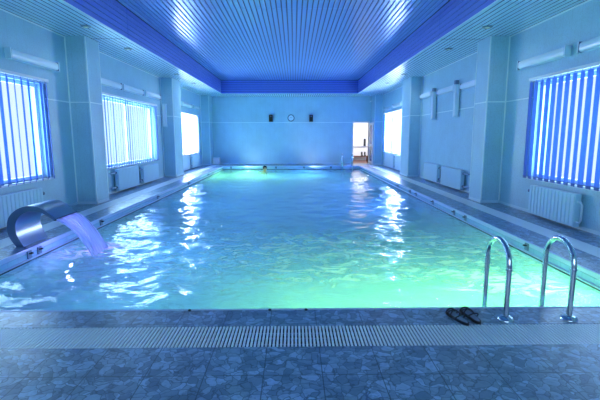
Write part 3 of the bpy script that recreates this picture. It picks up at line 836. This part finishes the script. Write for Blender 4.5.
tag(o, 'dark upright box on the counter in the lit room behind the door', 'box')
o = empty('wooden_bench', (3.85, 25.3, 0))
for k in range(3): B(-.6, .6, -.17+.115*k, -.07+.115*k, .30, .33).build('seat_board', M_brown, o, bevel=.004)
for s in (-.5, .5): B(s-.03, s+.03, -.15, .15, 0, .30).build('leg', M_brown, o)
tag(o, 'low reddish brown wooden bench in the lit room behind the open door', 'bench')
for (x, lab) in ((4.02, 'black boot on the brown bench behind the door, the one nearer the doorway middle'), (4.2, 'black boot on the brown bench behind the door, the one nearer the open door leaf')):
    o = empty('boot', (x, 25.28, .33))
    MB().prism([(-.13, 0), (.11, 0), (.11, .24), (.02, .24), (.0, .10), (-.10, .075), (-.13, .04)], 'x', -.045, .045).build('upper', M_dark, o, bevel=.012)
    MB().prism([(-.135, -.0), (.115, -.0), (.115, .015), (-.135, .015)], 'x', -.05, .05).build('sole', M_black, o)
    tag(o, lab, 'boot', 'boots on the bench')

# ---------------------------------------------------------------- swimmer standing at the far end
def person(loc, rz):
    V = [(0,0,.93), (0,0,1.10), (0,0,1.28), (0,0,1.42), (0,.0,1.50), (0,-.01,1.57), (0,-.015,1.64), (0,-.01,1.71),       # pelvis..crown 0-7
         (.09,0,.86), (.10,-.02,.48), (.10,.02,.09), (.10,-.10,.035), (-.09,0,.86), (-.10,-.02,.48), (-.10,.02,.09), (-.10,-.10,.035),   # legs 8-15
         (.17,0,1.40), (.40,-.14,1.36), (.58,-.30,1.40), (.66,-.36,1.41), (-.17,0,1.40), (-.40,-.14,1.36), (-.58,-.30,1.40), (-.66,-.36,1.41)]
    Rr = [(.15,.11), (.135,.10), (.16,.11), (.13,.09), (.055,.06), (.068,.08), (.078,.095), (.06,.07),
          (.085,.085), (.06,.06), (.04,.04), (.035,.03), (.085,.085), (.06,.06), (.04,.04), (.035,.03),
          (.06,.06), (.042,.042), (.03,.03), (.03,.02), (.06,.06), (.042,.042), (.03,.03), (.03,.02)]
    E_ = [(0,1),(1,2),(2,3),(3,4),(4,5),(5,6),(6,7),(0,8),(8,9),(9,10),(10,11),(0,12),(12,13),(13,14),(14,15),(3,16),(16,17),(17,18),(18,19),(3,20),(20,21),(21,22),(22,23)]
    for hnd, s in ((19, 1), (23, -1)):              # five fingers per hand
        bx, by, bz = V[hnd]
        for k, (dx, dy, l) in enumerate(((.8, -.6, .085), (.95, -.3, .095), (.7, -.85, .09), (.5, -1, .075), (1.0, .35, .06))):
            q = Vector((dx*s, dy, .0)).normalized(); V.append((bx+q.x*l*.55, by+q.y*l*.55, bz)); V.append((bx+q.x*l, by+q.y*l, bz-.012))
            Rr += [(.009, .009), (.007, .007)]; i = len(V); E_ += [(hnd, i-2), (i-2, i-1)]
    V.append((0, -.115, 1.62)); Rr.append((.012, .014)); E_.append((6, len(V)-1))          # nose
    for s in (-1, 1): V.append((s*.088, 0, 1.63)); Rr.append((.012, .016)); E_.append((6, len(V)-1))
    me = bpy.data.meshes.new('person'); me.from_pydata(V, E_, [])
    o = bpy.data.objects.new('person', me); C.objects.link(o); me.materials.append(M_skin)
    o.modifiers.new('Skin', 'SKIN')
    if not me.skin_vertices: return o
    for i, r in enumerate(Rr):
        sv = me.skin_vertices[0].data[i]; sv.radius = r; sv.use_root = (i == 0)
    s_ = o.modifiers.new('Sub', 'SUBSURF'); s_.levels = 2; s_.render_levels = 2
    o.location = loc; o.rotation_euler = (0, 0, rz)
    bm = bmesh.new(); bmesh.ops.create_uvsphere(bm, u_segments=24, v_segments=16, radius=1)
    for v in list(bm.verts):
        if v.co.z < -.45 or (v.co.y < -.55 and v.co.z < .35): bm.verts.remove(v)
    for v in bm.verts: v.co = Vector((v.co.x*.098, v.co.y*.118, v.co.z*.118+1.675))
    hm = bpy.data.meshes.new('hair'); bm.to_mesh(hm); bm.free(); hm.materials.append(M_hair)
    ho = bpy.data.objects.new('hair', hm); C.objects.link(ho); ho.parent = o
    so = ho.modifiers.new('Solid', 'SOLIDIFY'); so.thickness = .012
    for s in (-1, 1):
        MB().lathe([(.001, -.012), (.009, -.008), (.011, 0), (.009, .008), (.001, .012)], (s*.032, -.098, 1.655), 'y', 10).build('eye', M_dark, o, smooth=True)
    B(-.03, .03, -.101, -.093, 1.575, 1.583).build('mouth', mat('lips', (.35, .14, .12), .5), o)
    MB().lathe([(.12, .70), (.165, .80), (.168, .95), (.155, 1.02)], (0, 0, 0), 'z', 24).build('swim_trunks', M_trunks, o, smooth=True)
    return o
pr = person((-1.43, 20.75, FZ), R(25))
tag(pr, 'dark-haired swimmer standing shoulder-deep in the water at the far end of the pool', 'person')

# ---------------------------------------------------------------- world, camera, settings
wd = bpy.data.worlds.new('sky'); sc.world = wd; wd.use_nodes = True
bg = wd.node_tree.nodes['Background']; bg.inputs[0].default_value = (.75, .87, 1, 1); bg.inputs[1].default_value = 1.2
cam = bpy.data.cameras.new('camera'); cam.sensor_width = 36; cam.lens = 424.98/600*36; cam.clip_start = .05; cam.clip_end = 200
co = bpy.data.objects.new('camera', cam); C.objects.link(co)
co.matrix_world = Matrix.Translation((0, 0, 1.5)) @ Matrix.Rotation(-.0136, 4, 'Z') @ Matrix.Rotation(PI/2-.1491, 4, 'X') @ Matrix.Rotation(-.0019, 4, 'Z')
sc.camera = co
vs_ = sc.view_settings; vs_.view_transform = 'Standard'; vs_.look = 'None'; vs_.gamma = 1; vs_.exposure = 0; vs_.use_curve_mapping = False
cy = sc.cycles
cy.max_bounces = 10; cy.diffuse_bounces = 5; cy.glossy_bounces = 4; cy.transmission_bounces = 8; cy.transparent_max_bounces = 16; cy.volume_bounces = 1
cy.caustics_reflective = False; cy.caustics_refractive = True; cy.sample_clamp_indirect = 6
